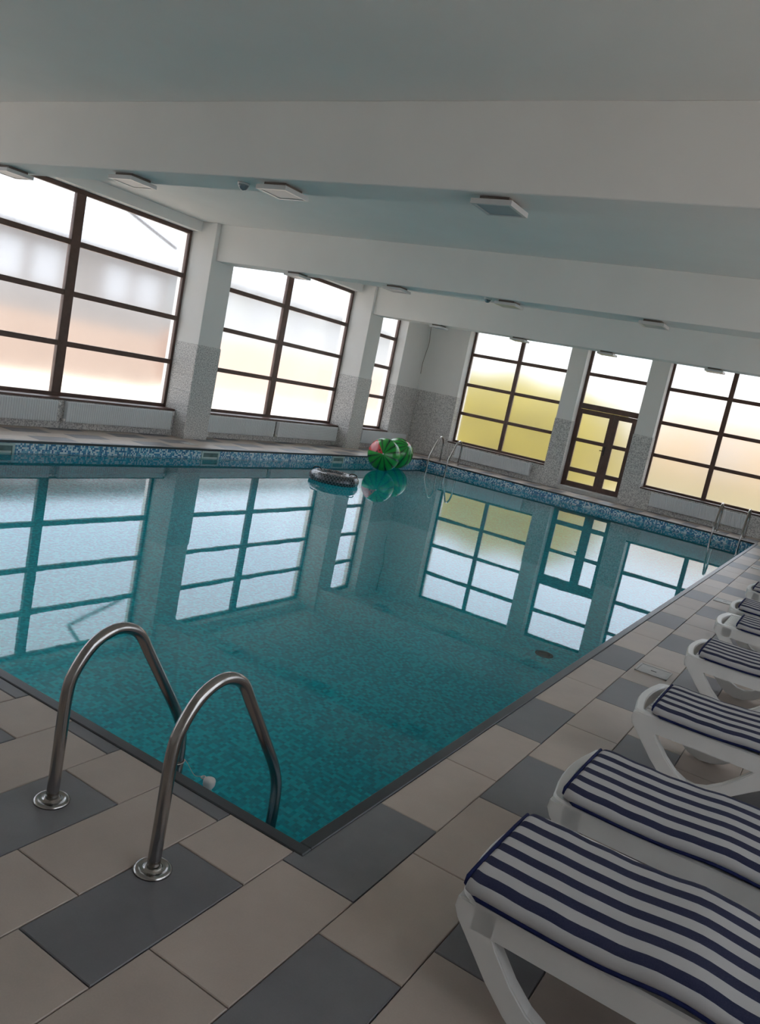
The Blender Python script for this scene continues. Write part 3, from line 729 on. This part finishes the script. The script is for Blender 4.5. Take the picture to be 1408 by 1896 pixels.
fx, fy, fz = -.69, .285, WATER + .012
fl = empty('pool_thermometer', (fx, fy, fz - .16), 'small white floating thermometer tethered to the foreground ladder', 'thermometer')
link('float_head', lathe('float_head', [(.010, -.02), (.020, -.012), (.026, .0), (.027, .018), (.024, .025), (.003, .027)], 'cord_white', 18), (fx, fy, fz), fl)
link('stem', lathe('stem', [(.010, -.16), (.017, -.15), (.017, -.03), (.012, -.018)], 'cord_white', 14), (fx, fy, fz), fl)
link('tether_lug', sweep('tether_lug', [Vector((-.036 + .009 * math.cos(a), .011 * math.sin(a), .018)) for a in [k * math.pi / 5 for k in range(10)]], .003, 'cord_white', 6, True), (fx, fy, fz), fl)
link('tether_cord', sweep('tether_cord', catmull([(-.045, 0, .018), (-.07, -.02, .02), (-.095, -.045, .07), (-.11, -.065, .10)], 5), .0011, 'cord_white', 5), (fx, fy, fz), fl)
link('tether_loop', sweep('tether_loop', [Vector((.026 * math.cos(a), .026 * math.sin(a), .004 * math.sin(a))) for a in [k * math.pi / 8 for k in range(16)]], .002, 'cord_white', 5, True), (-.80, .193, -.055), fl)

# ================================================================== outdoors seen through the frosted glass
gx0, gx1, gy0 = XL_OUT, XR + .2, YB - .2        # the building stands in the gap
q_ = [(-160, -16, 22, 142), (-160, gx0, -80, 22), (gx1, 160, -80, 22), (gx0, gx1, -80, gy0), (gx0, gx1, YF_OUT, 22)]
g = link('ground', mk('ground', [v for x0, x1, y0, y1 in q_ for v in ((x0, y0, -.3), (x1, y0, -.3), (x1, y1, -.3), (x0, y1, -.3))], [tuple(range(4 * i, 4 * i + 4)) for i in range(5)], 'out_paving')); tag(g, 'pale paving outside the windows', 'ground', kind='structure')
V, Fc = [], []; NXg, NYg = 24, 16
for j in range(NYg + 1):
    y = 22 + 120 * (j / NYg) ** 1.6
    for i in range(NXg + 1):
        x = -16 + 176 * i / NXg; V.append((x, y, -.3 + .052 * (y - 22) + (.5 * math.sin(x * .11) + .3 * math.sin(x * .27 + y * .1)) * min(1, (y - 22) / 30)))
for j in range(NYg):
    for i in range(NXg): k = j * (NXg + 1) + i; Fc.append((k, k + 1, k + NXg + 2, k + NXg + 1))
g = link('field', mk('field', V, Fc, 'out_field', True)); tag(g, 'yellow field rising beyond the far windows', 'field', kind='structure')
def house(name, x0, x1, y0, y1, h, low, lowmat, mat, label, win_face, wins, roof=True):
    h_ = empty(name, ((x0 + x1) / 2, (y0 + y1) / 2, -.35), label, 'building')
    box('lower_wall', x0, x1, y0, y1, -.35, low, lowmat, h_, .02); box('upper_wall', x0, x1, y0, y1, low, h, mat, h_, .02)
    if roof: box('roof', x0 - .4, x1 + .4, y0 - .4, y1 + .4, h, h + .22, 'out_roof', h_, .03)
    for a0, a1, z0, z1 in wins:
        if win_face == '+X': w = box('window', x1 - .05, x1 + .04, a0, a1, z0, z1, 'out_window', h_, .01)
        else: w = box('window', a0, a1, y0 - .04, y0 + .05, z0, z1, 'out_window', h_, .01)
house('neighbour_house', -31, -22, 10.2, 19.5, 4.0, 1.6, 'out_peach', 'out_grey', 'grey and peach house seen blurred through the largest window', '+X', [(a, a + 1.0, 2.5, 3.7) for a in (11, 12.4, 13.8, 16.6, 18)])
house('neighbour_house', -36, -23.5, 22, 44, 4.3, 2.0, 'out_pink', 'out_pale', 'long pale and pink house seen blurred through the second window', '+X', [(23 + 3 * k, 24.3 + 3 * k, 2.7, 4.0) for k in range(7)])
house('neighbour_house', -6.6, 4, 33, 41, 3.3, 1.2, 'out_cream', 'out_cream', 'cream house seen blurred through the far right window', '-Y', [(-4, -2.8, .8, 2.0), (-1, .2, .8, 2.0)], False)

# steep grassy bank close outside the far wall, ending in line with the door
V, Fc = [], []; NXb, NYb = 40, 14
for j in range(NYb + 1):
    t = j / NYb; y = 17.6 + 7.0 * t
    for i in range(NXb + 1):
        x = -11.6 + 7.2 * i / NXb; e = max(0, min(1, (-4.4 - x) / 1.5, (x + 11.6) / .8)); e = e * e * (3 - 2 * e)
        pr = min(1, t / .55); pr = pr * pr * (3 - 2 * pr)
        V.append((x, y, -.305 + (3.0 + .10 * math.sin(x * 1.3) + .1 * math.sin(x * 3.1 + y)) * pr * e))
for j in range(NYb):
    for i in range(NXb): k = j * (NXb + 1) + i; Fc.append((k, k + 1, k + NXb + 2, k + NXb + 1))
g = link('grass_bank', mk('grass_bank', V, Fc, 'out_bank', True)); tag(g, 'dry yellow grass bank outside the far windows', 'bank', kind='structure')
po = link('awning_pole', sweep('awning_pole', [Vector((-9.40, 7.2, 3.80)), Vector((-10.3, 7.46, 3.665)), Vector((-10.4, 7.50, 3.65)), Vector((-10.4, 8.1, 3.47)), Vector((-10.4, 8.72, 3.29))], .035, 'out_roof', 10))
tag(po, 'dark slanting pole seen blurred behind the top right pane of the largest window', 'pole')
